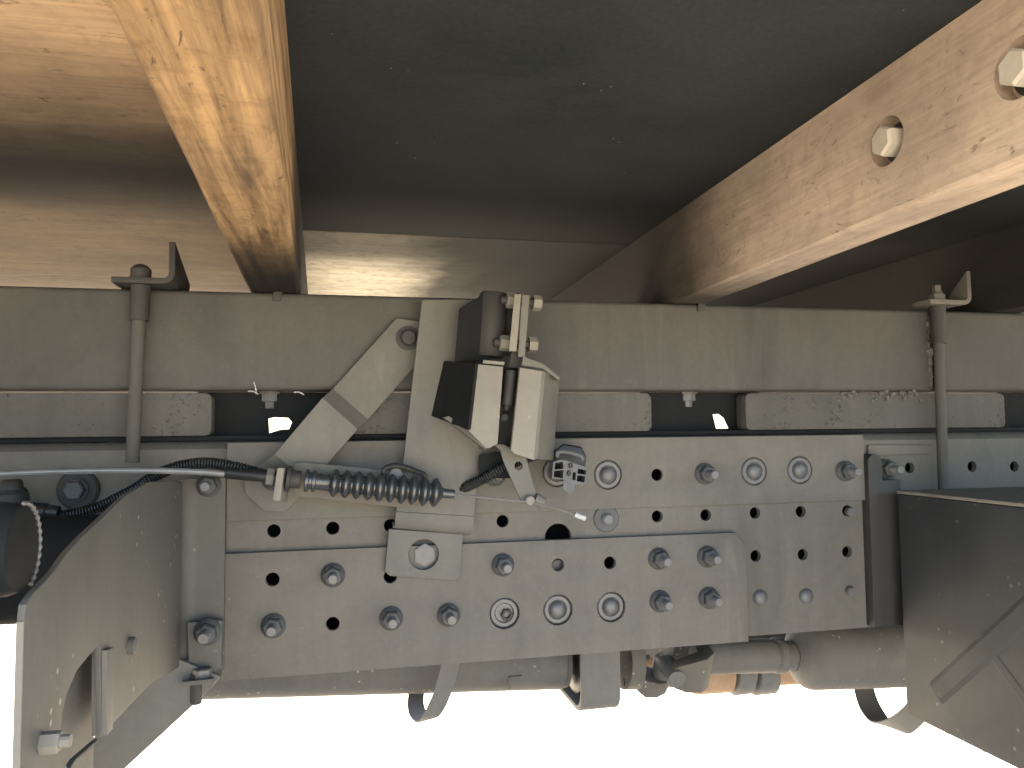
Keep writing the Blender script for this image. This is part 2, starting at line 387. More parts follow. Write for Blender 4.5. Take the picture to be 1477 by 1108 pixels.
for y, z, r in pk:
    bm = B(); c = V((b2x0+.0115, y, z))
    lathe(bm, c, (-1, 0, 0), [(0, .0135), (.002, .0135), (.0022, .0098)], 24)
    pb = finish('bolt', bm, M['dark'], root)
    bm = B(); lathe(bm, c+V((-.002, 0, 0)), (-1, 0, 0), [(0, .0105), (.013, .0105), (.0148, .0088)], 6, .5)
    finish('bolt_head', bm, M['galv'], pb, smooth=0)
skew(root, K2)
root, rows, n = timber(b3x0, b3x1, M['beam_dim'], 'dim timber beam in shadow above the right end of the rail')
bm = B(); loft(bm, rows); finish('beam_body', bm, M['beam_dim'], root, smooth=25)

# ------------------------------------------------------------------ bolt prototypes (axis towards the viewer, origin on the surface)
def proto(fn, mt='bolt'):
    bm = B(); fn(bm); bmesh.ops.recalc_face_normals(bm, faces=bm.faces)
    me = bpy.data.meshes.new('bolt_mesh'); bm.to_mesh(me); bm.free(); me.materials.append(M[mt])
    me.shade_smooth(); me.set_sharp_from_angle(angle=R(30)); return me
D = (0, -1, 0)
washer_me = proto(lambda bm: lathe(bm, (0, 0, 0), D, [(-.001, .0118), (.0018, .0118), (.0025, .0110)], 24), 'nut')
nut_me = proto(lambda bm: (lathe(bm, (0, -.0022, 0), D, [(0, .0108), (.0016, .0108), (.003, .0092)], 24),
                           lathe(bm, (0, -.0022, 0), D, [(.002, .0094), (.009, .0094), (.0105, .0080)], 6)), 'nut')
def stud_fn(bm):
    prof = [(.008, .0046)]; 
    for k in range(7): prof += [(.0125+k*.0016, .0049), (.0133+k*.0016, .0043)]
    prof += [(.0245, .0047), (.0255, .0040)]
    lathe(bm, (0, 0, 0), D, prof, 16)
stud_me = proto(stud_fn)
dome_me = proto(lambda bm: lathe(bm, (0, 0, 0), D, [(-.002, .0086), (.0012, .0086)]+[(.0012+.0052*math.sin(a*.157), .0082*math.cos(a*.157)) for a in range(1, 10)]+[(.0064, .0004)], 24))
ring_me = proto(lambda bm: lathe(bm, (0, 0, 0), D, [(.0, .0148), (.0016, .0148), (.0026, .0136), (.0026, .0104), (.0012, .0096), (.0005, .0090)], 32))
hexhead_me = proto(lambda bm: lathe(bm, (0, 0, 0), D, [(-.001, .0090), (.006, .0090), (.0072, .0078)], 6))
def bolt(px, py, ys, parent, spin=0, stud=True, washer=True, s=1.0):
    p = PY(px, py, ys-.010); p.y = ys
    o = part('bolt', nut_me, parent, p); o.rotation_euler = (0, spin, 0); o.scale = (s, s, s)
    if washer: wa = part('washer', washer_me, o, p)
    if stud: st = part('stud', stud_me, o, p)
    return o

# ------------------------------------------------------------------ truck frame rail (plates, bolts, holes)
YB, YA, YC = 0.0, -.006, -.008
rail = thing('frame_rail', 'long dusty grey truck frame rail with overlapping drilled plates and bolts', 'truck frame', (.25, .03, -.2375))
ztop, zB = -.0080, Q(1280, 903, YB)[1]
HR = .0065
def hp(lst, Y, r=HR): return [(*Q(x, y, Y), r) for x, y in lst]
mid_holes = [(395, 766), (480, 762), (563, 758), (725, 752), (948, 745), (1018, 743), (1089, 740), (1155, 738), (1222, 737)]
low_right = [(1090, 802), (1158, 800), (1222, 796)]
C_holes = [(393, 836), (480, 900), (805, 815), (880, 812), (563, 832)]
A_holes = [(948, 685)]
A_rings = [(803, 681), (877, 685), (1088, 680), (1154, 678)]
C_rings = [(728, 885), (805, 880), (882, 876)]
xl, xr = Q(326, 800, YB)[0], Q(1252, 800, YB)[0]
# middle plate: the main drilled web
zj = -.0835
holesB = hp(mid_holes+low_right, YB)+[(*Q(805, 775, YB), .0145)]+hp(C_holes, YB, .0075)+hp(A_holes, YB, .008)
bm = B(); yplate(bm, [(xl, zB), (xr, zB), (xr, ztop-.004), (xl, ztop-.004)], holesB, YB, .007)
finish('web_plate', bm, M['frame'], rail)
# upper plate, its edge is the thin line above the row of holes
xa0, xa1 = xl+.0005, Q(1247, 680, YA)[0]
bm = B(); yplate(bm, [(xa0, zj), (xa1, zj), (xa1, ztop), (xa0, ztop)],
                 hp(A_holes, YA)+[(*Q(x, y, YA), .0158) for x, y in A_rings], YA, -YA-.0004)
finish('upper_plate', bm, M['frame'], rail, bevel=.0009)
# lower plate with its clipped corner
xc1 = Q(1078, 850, YC)[0]; zc0, zc1 = -.2330, -.1138
cpts = [(xl-.0012, zc0), (xc1, zc0), (xc1, zc1-.016), (xc1-.012, zc1), (xl-.0012, zc1)]
bm = B(); yplate(bm, cpts, hp(C_holes, YC)+[(*Q(x, y, YC), .0158) for x, y in C_rings], YC, -YC-.0004)
finish('lower_plate', bm, M['frame'], rail, bevel=.0010)
bm = B(); yplate(bm, [(xl, zc0+.004), (xc1-.003, zc0+.004), (xc1-.003, zB-.0005), (xl, zB-.0005)], [(*Q(728, 885, 0), .011), (*Q(805, 880, 0), .011), (*Q(882, 876, 0), .011)] if 0 else [], YB+.0005, .006)
finish('backing_strip', bm, M['frame'], rail)
zT = -.150
# plain web left and right of the drilled part, set a little back, and the rolled top flange
def profile_x(bm, pts, x0, x1): poly_prism(bm, [(x0, y, z) for y, z in pts], (x1-x0, 0, 0))
def arc(cy, cz, r, a0, a1, n=6): return [(cy+r*math.cos(R(a0+(a1-a0)*k/n)), cz+r*math.sin(R(a0+(a1-a0)*k/n))) for k in range(n+1)]
for x0, x1, zt in ((-1.2, xl-.0005, ztop), (xr+.0005, 2.2, ztop-.001)):
    bm = B()
    hl = [(*Q(1312, 675, .006), HR), (*Q(1402, 673, .006), HR), (*Q(1463, 673, .006), HR), (*Q(1520, 672, .006), HR)] if x0 > 0 else [(*Q(30, 712, .006), HR)]
    low = [(x0, zB)] if x0 > 0 else [(x0, zT), (-.275, zT), (-.200, zB)]       # the rail tapers behind the step bracket
    yplate(bm, low+[(x1, zB), (x1, zt-.006), (x0, zt-.006)], hl, .006, .007)
    finish('web', bm, M['frame'], rail)
bm = B(); pts = arc(.006+.012, ztop-.010, .012, 180, 90)+[(.085, ztop+.002), (.085, ztop-.005)]+arc(.018, ztop-.010, .005, 90, 180)
profile_x(bm, pts, -1.2, 2.2); finish('top_flange', bm, M['sub'], rail)
bm = B(); pts = arc(.020, zB+.012, .013, 180, 270)+[(.085, zB-.001), (.085, zB+.006)]+arc(.020, zB+.012, .006, 270, 180)
profile_x(bm, pts, -.198, 2.2); finish('bottom_flange', bm, M['sub'], rail)
bm = B(); box(bm, -1.2, -.277, .0135, .085, zT, zT+.006); finish('bottom_flange', bm, M['sub'], rail)
bm = B(); yplate(bm, [(-1.2, zT+.007), (-.27, zT+.007), (-.19, zB+.007), (2.2, zB+.007), (2.2, ztop-.006), (-1.2, ztop-.006)], [], .050, .006); finish('hole_backing', bm, M['black'], rail)  # black sheet added so the drilled holes look dark
bm = B(); poly_prism(bm, [(*q[:1], .0015, q[1]) for q in pxpoly([(1253, 657), (1345, 655), (1345, 642), (1253, 642)], .0015)], (0, .004, 0))
finish('splice_strip', bm, M['frame'], rail, bevel=.0008)
# bolts on the plates
for x, y in ((1022, 684), (1226, 680)): bolt(x, y, YA, rail, random.random())
for x, y in ((480, 832), (393, 906), (565, 895), (649, 890), (728, 817), (955, 808), (1026, 805), (957, 870), (1028, 865)):
    bolt(x, y, YC, rail, random.random())
bolt(1286, 677, .0015, rail, .3)
bolt(716, 686, YA, rail, .7)
for x, y in A_rings:
    p = PY(x, y, YA+.002); o = part('ring_plug', ring_me, rail, (p.x, YA+.0045, p.z)); part('plug_dome', dome_me, o, (p.x, YA+.0042, p.z))
for i, (x, y) in enumerate(C_rings):
    p = PY(x, y, YC+.002); o = part('ring_plug', ring_me, rail, (p.x, YC+.0065, p.z))
    if i: part('plug_dome', dome_me, o, (p.x, YC+.0058, p.z))
    else:
        bm = B(); q = PY(731, 887, YC+.004); lathe(bm, (q.x, YC+.0065, q.z), D, [(0, .0065), (.004, .0065), (.0045, .0058), (.0045, .0036), (-.0005, .0036)], 6); hd = finish('socket_nut', bm, M['dark'], rail, smooth=0); hd.parent = o; hd.location = -V((p.x, YC+.0065, p.z))+OFF[rail]; OFF[hd] = OFF[rail]
for x, y in ((1096, 862), (1162, 860)):
    p = PY(x, y, YB); part('rivet', dome_me, rail, (p.x, YB, p.z))
for x, y, s in ((876, 749, .55),):
    p = PY(x, y, YB-.004); o = part('plug_washer', washer_me, rail, (p.x, YB, p.z)); o.scale = (1.2, .8, 1.2)
    q = part('stud', stud_me, o, (p.x, YB, p.z)); q.scale = (.9, .45, .9)
    q = part('nut', hexhead_me, o, (p.x, YB-.001, p.z)); q.scale = (.62, .55, .62)
for x, y, Y in ((1224, 852, YB), (1224, 738, YB)):
    p = PY(x, y, Y); o = part('small_bolt', hexhead_me, rail, (p.x, Y, p.z)); o.scale = (.6, .8, .6)
p = PY(805, 817, .002); o = part('plug_disc', washer_me, rail, (p.x, .004, p.z)); o.scale = (.6, .8, .6)
# big rubber-washered bolt on the plain web at left
p = PY(113, 706, .004); bm = B(); lathe(bm, (p.x, .006, p.z), D, [(0, .0185), (.004, .0185), (.006, .0165)], 28)
o = finish('rubber_washer', bm, M['dark'], rail); part('nut', nut_me, o, (p.x, .001, p.z))

# vertical flange in front of the box panel at right
# ------------------------------------------------------------------ subframe rail
YS = -.003
sub = thing('subframe_rail', 'long dusty horizontal steel subframe rail under the timbers, above the spacer blocks', 'rail', (.25, .02, .0425))
zb = .0432
xs = Q(1340, 500, YS)[0]; xs2 = Q(1366, 500, YS)[0]
def cprof(): return arc(YS+.006, ZS-.006, .006, 180, 90, 4)+[(YS+.130, ZS), (YS+.130, ZS-.005)]+[(YS+.006, ZS-.005), (YS+.006, zb+.005), (YS+.130, zb+.005), (YS+.130, zb)]+arc(YS+.006, zb+.006, .006, 270, 180, 4)  # flanges run extra deep to keep light off the deck above
bm = B(); profile_x(bm, cprof(), -1.2, xs); finish('channel', bm, M['sub'], sub)
bm = B(); profile_x(bm, cprof(), xs+.011, 2.2); finish('channel', bm, M['sub'], sub)
bm = B(); box(bm, xs-.002, xs+.014, YS+.008, YS+.02, zb, ZS-.001); finish('joint_plate', bm, M['dark'], sub)
bm = B()                                         # ragged weld down the joint and spatter along the lower edge
def lump(bm, c, r):
    d = bmesh.ops.create_icosphere(bm, subdivisions=2, radius=r)
    for v_ in d['verts']:
        v_.co = v_.co*(1+.35*noise.noise(v_.co*700+V(c)*50)); v_.co += V(c)
for k in range(46):
    z = zb+.004+(ZS-zb-.01)*k/46
    lump(bm, (xs+random.uniform(-.001, .004), YS+random.uniform(-.001, .004), z), random.uniform(.0015, .0032))
finish('weld_bead', bm, M['weld'], sub)
bm = B()
for k in range(40):
    x, z = Q(random.triangular(1195, 1340, 1300), random.gauss(571, 3.2), YS)
    lump(bm, (x, YS+.003+random.uniform(-.002, .003), z), random.uniform(.0008, .0026))
finish('weld_spatter', bm, M['weld'], sub)
for px, py in ((400, 430), (1011, 441)):
    bm = B(); x, z = Q(px, py, YS); obox(bm, (x, YS-.0008, ZS-.004), (.0045, 0, 0), (0, .0014, 0), (.0008, 0, .0045))
    finish('weld_tack', bm, M['dark'], sub, bevel=.001)
for px in (389, 992):                                # bolts hanging below the rail in the gaps
    p = PY(px, 572, .03); bm = B()
    lathe(bm, (p.x, .03, zb), (0, 0, -1), [(0, .011), (.002, .011), (.0022, .0085), (.010, .0085), (.0105, .005), (.017, .0045)], 6)
    finish('hanging_bolt', bm, M['bolt'], sub, smooth=0)

# ------------------------------------------------------------------ spacer blocks between the rails
def spacer(px0, px1, label, notch=False):
    Y = .002; z0, z1 = -.0010, .0405; x0, x1 = Q(px0, 600, Y)[0], Q(px1, 600, Y)[0]; r = .006
    pts = []
    for cx, cz, a0 in ((x0+r, z0+r, 180), (x1-r, z0+r, 270), (x1-r, z1-r, 0), (x0+r, z1-r, 90)):
        pts += [(cx+r*math.cos(R(a0+k*22.5)), cz+r*math.sin(R(a0+k*22.5))) for k in range(5)]
    bm = B()
    poly_prism(bm, [(x, Y, z) for x, z in pts], (0, .022, 0))
    return finish('spacer_block', bm, M['block'], bevel=.0012, origin=((x0+x1)/2, .04, z0), label=label, cat='spacer', group='spacer blocks between the rails')
bm = B(); profile_x(bm, [(.010, -.0058), (.080, -.0058), (.080, .0008), (.036, .0008), (.036, -.0013), (.010, -.0013)], -1.2, 2.2)
finish('filler_strip', bm, M['black'], origin=(.5, .04, -.002), label='thin black packing strip added along the top of the frame rail to close the lit gap', cat='filler')  # black strip added to close a light leak under the blocks
spacer(-420, 305, 'grey pitted spacer block at far left, behind the left clamp rod')
spacer(478, 940, 'grey pitted spacer block behind the lock housing and diagonal strap')
spacer(1076, 1450, 'grey pitted spacer block behind the right clamp rod')

# ------------------------------------------------------------------ cross plates in the gaps, with slots that let daylight through
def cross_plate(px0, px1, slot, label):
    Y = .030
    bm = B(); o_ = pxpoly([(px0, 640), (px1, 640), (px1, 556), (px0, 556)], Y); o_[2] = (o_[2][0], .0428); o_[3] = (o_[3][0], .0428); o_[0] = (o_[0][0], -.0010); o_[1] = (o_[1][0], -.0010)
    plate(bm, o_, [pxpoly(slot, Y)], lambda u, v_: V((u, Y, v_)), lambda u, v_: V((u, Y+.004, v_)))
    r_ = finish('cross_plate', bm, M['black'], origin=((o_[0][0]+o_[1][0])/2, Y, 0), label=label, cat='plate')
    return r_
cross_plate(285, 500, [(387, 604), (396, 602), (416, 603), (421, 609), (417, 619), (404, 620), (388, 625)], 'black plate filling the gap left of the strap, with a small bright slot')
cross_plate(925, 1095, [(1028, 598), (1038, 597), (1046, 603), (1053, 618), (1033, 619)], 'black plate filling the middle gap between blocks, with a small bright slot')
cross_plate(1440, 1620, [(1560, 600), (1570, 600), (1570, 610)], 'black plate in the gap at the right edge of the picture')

for px, py, a in ((368, 558, 1.3), (431, 567, .1), (365, 566, .2)):      # shreds of white lint caught on the rail's lower edge
    p = PY(px, py, YS-.0015); bm = B(); d = V((math.cos(a), 0, -math.sin(a)))
    tube(bm, smooth_path([p-d*.005, p+V((0, -.001, .0008)), p+d*.005+V((0, 0, -.001))], 5), lambda i: .0004+.0006*((i*7) % 3)/2, 6)
    finish('lint', bm, M['white'], sub)
# ------------------------------------------------------------------ far side of the chassis
far = thing('far_frame_rail', 'far dark frame rail glimpsed beyond the driveshaft', 'truck frame', (.4, .72, -.2))
bm = B(); box(bm, -1.5, 2.6, .70, .708, -.22, -.044); box(bm, -1.5, 2.6, .64, .70, -.046, -.040); finish('web', bm, M['dark'], far)
bm = B(); box(bm, -1.5, 2.6, .64, .70, .046, ZS-.001); finish('upper_rail', bm, M['dark'], far)

# ------------------------------------------------------------------ hanger clamps
def hanger(label, pxt, pyt, pxb, pyb, lx0, lx1, ly, uy, mat, nut, depth):
    Y = -.0155
    top = PY(pxt, pyt, Y); bot = PY(pxb, pyb, Y)
    root = thing('hanger_clamp', label, 'clamp', bot, 'hanger clamps holding the rails together')
    y0 = -.030; th = .0055
    a, b_ = PY(lx0, ly, y0), PY(lx1, ly, y0); u_ = PY(lx1, uy, y0); zt = a.z; zu = u_.z; r = .010
    outer = [(a.x, zt), (b_.x-r, zt)]+[(b_.x-r+r*math.cos(R(-90+k*18)), zt+r+r*math.sin(R(-90+k*18))) for k in range(1, 6)]+[(b_.x, zu)]
    inner = [(b_.x-th, zu)]+[(b_.x-r+(r-th)*math.cos(R(-k*18)), zt+r+(r-th)*math.sin(R(-k*18))) for k in range(0, 6)]+[(a.x, zt+th)]
    bm = B(); loop = outer+inner; n_ = len(loop)
    A = [bm.verts.new((x, y0, z)) for x, z in loop]
    D_ = [bm.verts.new((x, y0+depth, min(z, zt+max(.012, (z-zt)*.35)))) for x, z in loop]
    k = len(outer)
    for i in range(k-1): bm.faces.new((A[i], A[i+1], A[n_-2-i], A[n_-1-i])); bm.faces.new((D_[i+1], D_[i], D_[n_-1-i], D_[n_-2-i]))
    for i in range(n_): bm.faces.new((A[i], D_[i], D_[(i+1) % n_], A[(i+1) % n_]))
    finish('angle_bracket', bm, mat, root, bevel=.0006)
    bm = B(); path = [top+V((0, 0, .012)), top, top.lerp(bot, .25), top.lerp(bot, .5), top.lerp(bot, .75), bot]
    tube(bm, path, .0060, 18); finish('rod', bm, M['sub'], root)
    sl = top.lerp(bot, .225); bm = B(); cyl(bm, V((top.x, Y, zt)), sl, .0086, n=20); finish('sleeve', bm, M['dark'], root)
    bm = B(); lathe(bm, V((top.x, Y, zt+th)), (0, 0, 1), [(0, .0105), (.002, .0105), (.0022, .0092), (.010, .0092), (.0125, .0070), (.0145, .004)] if nut == 'cap' else [(0, .0105), (.002, .0105), (.0022, .0088), (.008, .0088), (.009, .0050), (.019, .0046)], 20 if nut == 'cap' else 6)
    finish('nut', bm, mat, root)
    return root
hanger('hanger clamp with dark dome nut and long rod at left', 203, 404, 191, 668, 160, 252, 407, 349, M['dark'], 'cap', .075)
hanger('hanger clamp with grey angle bracket beside the ragged weld', 1352, 436, 1361, 706, 1342, 1402, 438, 391, M['frame'], 'hex', .03)

# ------------------------------------------------------------------ diagonal strap
strap = thing('diagonal_strap', 'flat diagonal steel strap with a joggle across the rail and frame', 'strap', PY(396, 735, -.02))
th = .006; yu, yl, ye = -.0105, -.0300, -.0125
def P3(l, Y): return [PY(x, y, Y) for x, y in l]
bm = B()
sec = [P3([(572, 459), (650, 470)], yu), P3([(480, 561), (531, 605)], yu), P3([(465, 574), (516, 619)], yl), P3([(396, 655), (448, 697)], yl), P3([(352, 690), (440, 692)], ye)]
rows_ = []
for s_ in sec: rows_.append([s_[0], s_[1], s_[1]+V((0, th, 0)), s_[0]+V((0, th, 0))])
loft(bm, rows_)
finish('strap_bar', bm, M['bracket'], strap, bevel=.0008)
bm = B(); yplate(bm, pxpoly([(352, 684), (442, 684), (442, 706), (412, 738), (382, 738), (354, 712)], ye), [], ye, .006)
finish('foot', bm, M['bracket'], strap, bevel=.0006)
p = PY(589, 488, yu); bm = B(); lathe(bm, (p.x, yu, p.z), D, [(0, .0125), (.002, .0125), (.0024, .0095), (.0006, .0092), (.0006, .0075)], 28); o = finish('washer', bm, M['dark'], strap)
bm = B(); lathe(bm, (p.x, yu, p.z), D, [(0, .0075), (.006, .0075), (.007, .0065)], 24); finish('bolt_head', bm, M['dark'], o)
bolt(394, 690, ye, strap, .2, s=1.05)

# ------------------------------------------------------------------ upright bracket plate carrying the lock housing
YP = -.030; th = .006
up_b = thing('upright_bracket', 'wide upright steel bracket with a round hole in its lower tab', 'bracket', PY(612, 836, -.016))
bm = B()
yplate(bm, pxpoly([(609, 432), (706, 432), (706, 575), (760, 620), (760, 652), (691, 656), (684, 745), (571, 738), (583, 655), (592, 575)], YP), [], YP, th)
finish('plate', bm, M['bracket'], up_b, bevel=.0010)
bm = B(); A = P3([(571, 738.3), (684, 745.3)], YP); C1 = P3([(570, 757), (683, 767)], YP+.004); C2 = P3([(566, 762), (676, 772)], -.0135)
rows_ = []
for s_, tv in ((A, V((0, th, 0))), ([A[0].lerp(C1[0], .5), A[1].lerp(C1[1], .5)], V((0, th, 0))), (C1, V((0, th, .001))), (C2, V((0, .004, .006)))):
    rows_.append([s_[0], s_[1], s_[1]+tv, s_[0]+tv])
loft(bm, rows_); finish('bend', bm, M['bracket'], up_b, smooth=60)
YT = -.0150
bm = B(); tabp = pxpoly([(561, 763), (668, 771), (664, 830), (657, 838), (562, 831), (555, 824)], YT); hc = Q(611, 800, YT)
yplate(bm, tabp, [(hc[0], hc[1], .0152, 24, 0)], YT, .006)
tab = finish('tab', bm, M['bracket'], up_b, bevel=.0010)
p = PY(613, 801, -.009); o = part('bolt_head', hexhead_me, up_b, (p.x, -.0078, p.z)); o.scale = (1.35, .3, 1.35); o.rotation_euler = (0, .5, 0)

# ------------------------------------------------------------------ slotted lock housing
lock = thing('lock_housing', 'dark slotted lock housing with two pale front faces and clamp bolts', 'lock', PY(700, 648, -.06))
YF = -.100
def quad_solid(front, Yf, back, Yb):
    bm = B(); a_ = P3(front, Yf); b_ = P3(back, Yb); va = [bm.verts.new(q) for q in a_]; vb = [bm.verts.new(q) for q in b_]; n_ = len(va)
    bm.faces.new(va); bm.faces.new(vb[::-1])
    for i in range(n_): bm.faces.new((va[i], vb[i], vb[(i+1) % n_], va[(i+1) % n_]))
    return bm
# left cheek: thin sheet from the bracket plate out to the front face, its shade put into black
bm = quad_solid([(686, 525), (690, 525), (679, 620), (675, 620)], YF, [(640, 521), (646, 521), (628, 601), (622, 600)], YP)
finish('side_cheek', bm, M['black'], lock)
def face_strip(pts):
    bm = B(); yplate(bm, pxpoly(pts, YF), [], YF, .006); return bm
finish('front_face', face_strip([(688, 525), (726, 529), (718, 640), (705, 647), (700, 646), (676, 622)]), M['beige'], lock, bevel=.0009)
finish('front_face', face_strip([(750, 530), (786, 536), (776, 658), (771, 664), (742, 655), (737, 650)]), M['beige'], lock, bevel=.0009)
bm = quad_solid([(782, 536), (786.5, 537), (774.5, 662), (770, 662)], YF-.0002, [(803, 546), (807, 546), (798, 664), (794, 664)], -.062)
finish('angled_cheek', bm, M['bracket'], lock)
# inside of the slot
for nm, q in (('inner_cheek', [(722, 530), (726, 530), (718, 640), (714, 640)]), ('inner_cheek', [(750, 531), (754, 531), (742, 652), (738, 652)])):
    bm = quad_solid(q, YF+.004, q, YP-.004); finish(nm, bm, M['black'], lock)
bm = quad_solid([(700, 528), (760, 532), (752, 655), (690, 648)], -.052, [(700, 528), (760, 532), (752, 655), (690, 648)], -.048)
finish('slot_back', bm, M['dark'], lock)
bm = B(); a_, b_ = PY(737, 535, -.085), PY(731, 585, -.085); cyl(bm, a_, b_, .0055, n=16); cyl(bm, b_, PY(730, 592, -.085), .0030, n=12); finish('lock_pin', bm, M['dark'], lock)
bm = B(); p = PY(727, 602, -.052); lathe(bm, p, D, [(0, .0055), (.003, .0050), (.005, .0030)], 14); finish('rivet', bm, M['bolt'], lock)
bm = B(); poly_prism(bm, P3([(640, 602), (648, 600), (705, 642), (701, 649)], -.070), (0, .012, 0)); finish('lower_lip', bm, M['bracket'], lock, bevel=.0008)
# upper body: dark block with rounded front
bm = quad_solid([(662, 446), (702, 421), (706, 521), (656, 521)], -.060, [(662, 446), (702, 424), (706, 521), (656, 521)], YP)
finish('upper_block', bm, M['black'], lock, bevel=.0015)
c0, c1 = PY(712, 423, -.052), PY(706, 515, -.052)
bm = B(); lathe(bm, c1, c0-c1, [(0, .0135), (.001, .0142), ((c0-c1).length-.003, .0142), ((c0-c1).length, .0125)], 28); finish('upper_barrel', bm, M['dark'], lock)
bm = quad_solid([(698, 424), (744, 427), (738, 514), (690, 512)], -.050, [(698, 424), (744, 427), (738, 514), (690, 512)], YP)
finish('barrel_plate', bm, M['dark'], lock, bevel=.001)
# clamp bar: two plates edge-on to the viewer with two cross bolts
yb0, yb1 = -.092, -.040
for q, mt in (([(742, 424), (752, 424), (745, 507), (734, 507)], 'beige'), ([(753, 425), (764, 426), (757, 516), (747, 515)], 'bracket')):
    bm = quad_solid(q, yb0, q, yb1); finish('clamp_plate', bm, M[mt], lock, bevel=.0009)
bm = quad_solid([(738, 508), (756, 508), (750, 530), (734, 530)], -.080, [(738, 508), (756, 508), (750, 530), (734, 530)], -.05); finish('clamp_neck', bm, M['dark'], lock)
bm = quad_solid([(755, 513), (762, 517), (783, 524), (808, 545), (806, 549), (783, 532), (752, 527)], -.094, [(755, 513), (762, 517), (783, 524), (808, 545), (806, 549), (783, 532), (752, 527)], -.05); finish('flared_foot', bm, M['bracket'], lock, bevel=.0007)
bm = quad_solid([(697, 519), (728, 522), (727, 527), (696, 524)], -.098, [(697, 519), (728, 522), (727, 527), (696, 524)], -.06); finish('spacer_shim', bm, M['beige'], lock, bevel=.0006)
for (xa_, ya_, xb_, yb_) in ((722, 432, 779, 438), (712, 494, 773, 498)):
    A = PY(xa_, ya_, -.070); Bq = PY(xb_, yb_, -.070); d = (Bq-A).normalized(); L = (Bq-A).length
    bm = B(); lathe(bm, A, d, [(0, .0035), (.001, .0042), (L*.9, .0042)], 14); o = finish('cross_bolt', bm, M['dark'], lock)
    bm = B(); lathe(bm, A+d*.006, d, [(0, .0066), (.001, .0078), (.009, .0078)], 6, .3); finish('nut', bm, M['beige'], o, smooth=0)
    bm = B(); lathe(bm, A+d*.0152, d, [(0, .0086), (.0025, .0086)], 20); finish('washer', bm, M['dark'], o)
    bm = B(); lathe(bm, A+d*(L-.0075), d, [(0, .0078), (.0075, .0078), (.0085, .0066)], 6, .3); finish('bolt_head', bm, M['beige'], o, smooth=0)

# release lever below the housing
lever = thing('release_lever', 'flat release lever with one hole hanging below the lock housing', 'lever', PY(760, 726, -.075))
bm = B(); YL = -.075
yplate(bm, pxpoly([(712, 641), (726, 641), (758, 656), (773, 712), (771, 722), (763, 728), (753, 726), (726, 665), (722, 650)], YL), [(*Q(748, 672, YL), .0040, 16, 0)], YL, .0035)
finish('lever_arm', bm, M['bracket'], lever, bevel=.0006)
bm = quad_solid([(691, 657), (730, 650), (742, 690), (690, 690)], -.042, [(691, 657), (730, 650), (742, 690), (690, 690)], -.036); finish('back_plate', bm, M['black'], lever)
p = PY(764, 722, YL-.004); bm = B(); lathe(bm, (p.x, YL, p.z), D, [(-.006, .0048), (.006, .0048), (.0072, .0040)], 18); o = finish('clamp_screw', bm, M['beige'], lever)
a_, b_ = PY(771, 719, YL-.001), PY(783, 726, YL-.001); bm = B(); cyl(bm, a_, b_, .0060, n=14); finish('clamp_nut', bm, M['bracket'], lever)

# ------------------------------------------------------------------ parking-brake style cable with rubber bellows
cable = thing('control_cable', 'control cable with shiny sheath, black rubber bellows and thin wire end', 'cable', PY(405, 722, -.06))
YK = -.060
bm = B(); path = smooth_path([PY(-120, 694, YK), PY(0, 684, YK), PY(100, 680, YK), PY(200, 679, YK), PY(290, 681, YK), PY(352, 687, YK)], 14)
tube(bm, path, .0028, 12); finish('sheath', bm, M['sheath'], cable)
ax0, ax1 = PY(345, 684, YK), PY(656, 713, YK); dd = (ax1-ax0).normalized(); TL = (ax1-ax0).length
def along(px): return TL*(px-345)/(656-345)
bm = B(); lathe(bm, ax0-dd*.012, dd, [(0, .0040), (.002, .0052), (along(398)+.012, .0052)], 16); finish('ferrule', bm, M['hose'], cable)
bm = B(); lathe(bm, ax0+dd*along(383), dd, [(0, .0085), (.0065, .0085)], 6, .2); finish('nut', bm, M['bracket'], cable, smooth=0)
bm = quad_solid([(400, 675), (410, 675), (404, 723), (393, 722)], YK-.014, [(412, 676), (420, 676), (414, 724), (404, 723)], YK+.030); finish('mount_plate', bm, M['beige'], cable, bevel=.0007)
bm = B(); lathe(bm, ax0+dd*along(411), dd, [(0, .0120), (.003, .0120), (.0032, .0080), (.012, .0080)], 16); finish('lock_nut', bm, M['dark'], cable)
prof = [(along(436), .0080), (along(437), .0104), (along(441), .0104), (along(442), .0080), (along(446), .0080), (along(447), .0100), (along(451), .0100), (along(452), .0075), (along(468), .0078)]
for k in range(10):
    x0 = 471+k*16.4; r1 = .0128+.0009*k/9
    prof += [(along(x0), .0082), (along(x0+3), r1*.88), (along(x0+5.6), r1), (along(x0+8.6), r1), (along(x0+11.4), r1*.88), (along(x0+14.6), .0082)]
prof += [(along(636), .0062), (along(637.5), .0048), (along(655), .0042), (along(656), .0030)]
bm = B(); lathe(bm, ax0, dd, prof, 32); finish('bellows', bm, M['boot'], cable, smooth=28)
bm = B(); path = smooth_path([ax1-dd*.01, ax1, PY(700, 718, -.074), PY(760, 724, -.081), PY(800, 733, -.081), PY(834, 744, -.079)], 8); tube(bm, path, .00095, 8); finish('wire', bm, M['wire'], cable)
a_, b_ = PY(829, 742, -.079), PY(844, 748, -.079); bm = B(); cyl(bm, a_, b_, .0026, n=12); finish('end_ferrule', bm, M['white'], cable)
carrier = thing('cable_bracket', 'narrow flat steel bracket behind the rubber bellows', 'bracket', PY(520, 725, -.045))
bm = B(); yplate(bm, pxpoly([(424, 668), (440, 667), (612, 684), (610, 729), (575, 732), (460, 719), (424, 716)], -.0400), [], -.0400, .004)
finish('bracket_plate', bm, M['frame'], carrier, bevel=.0007)
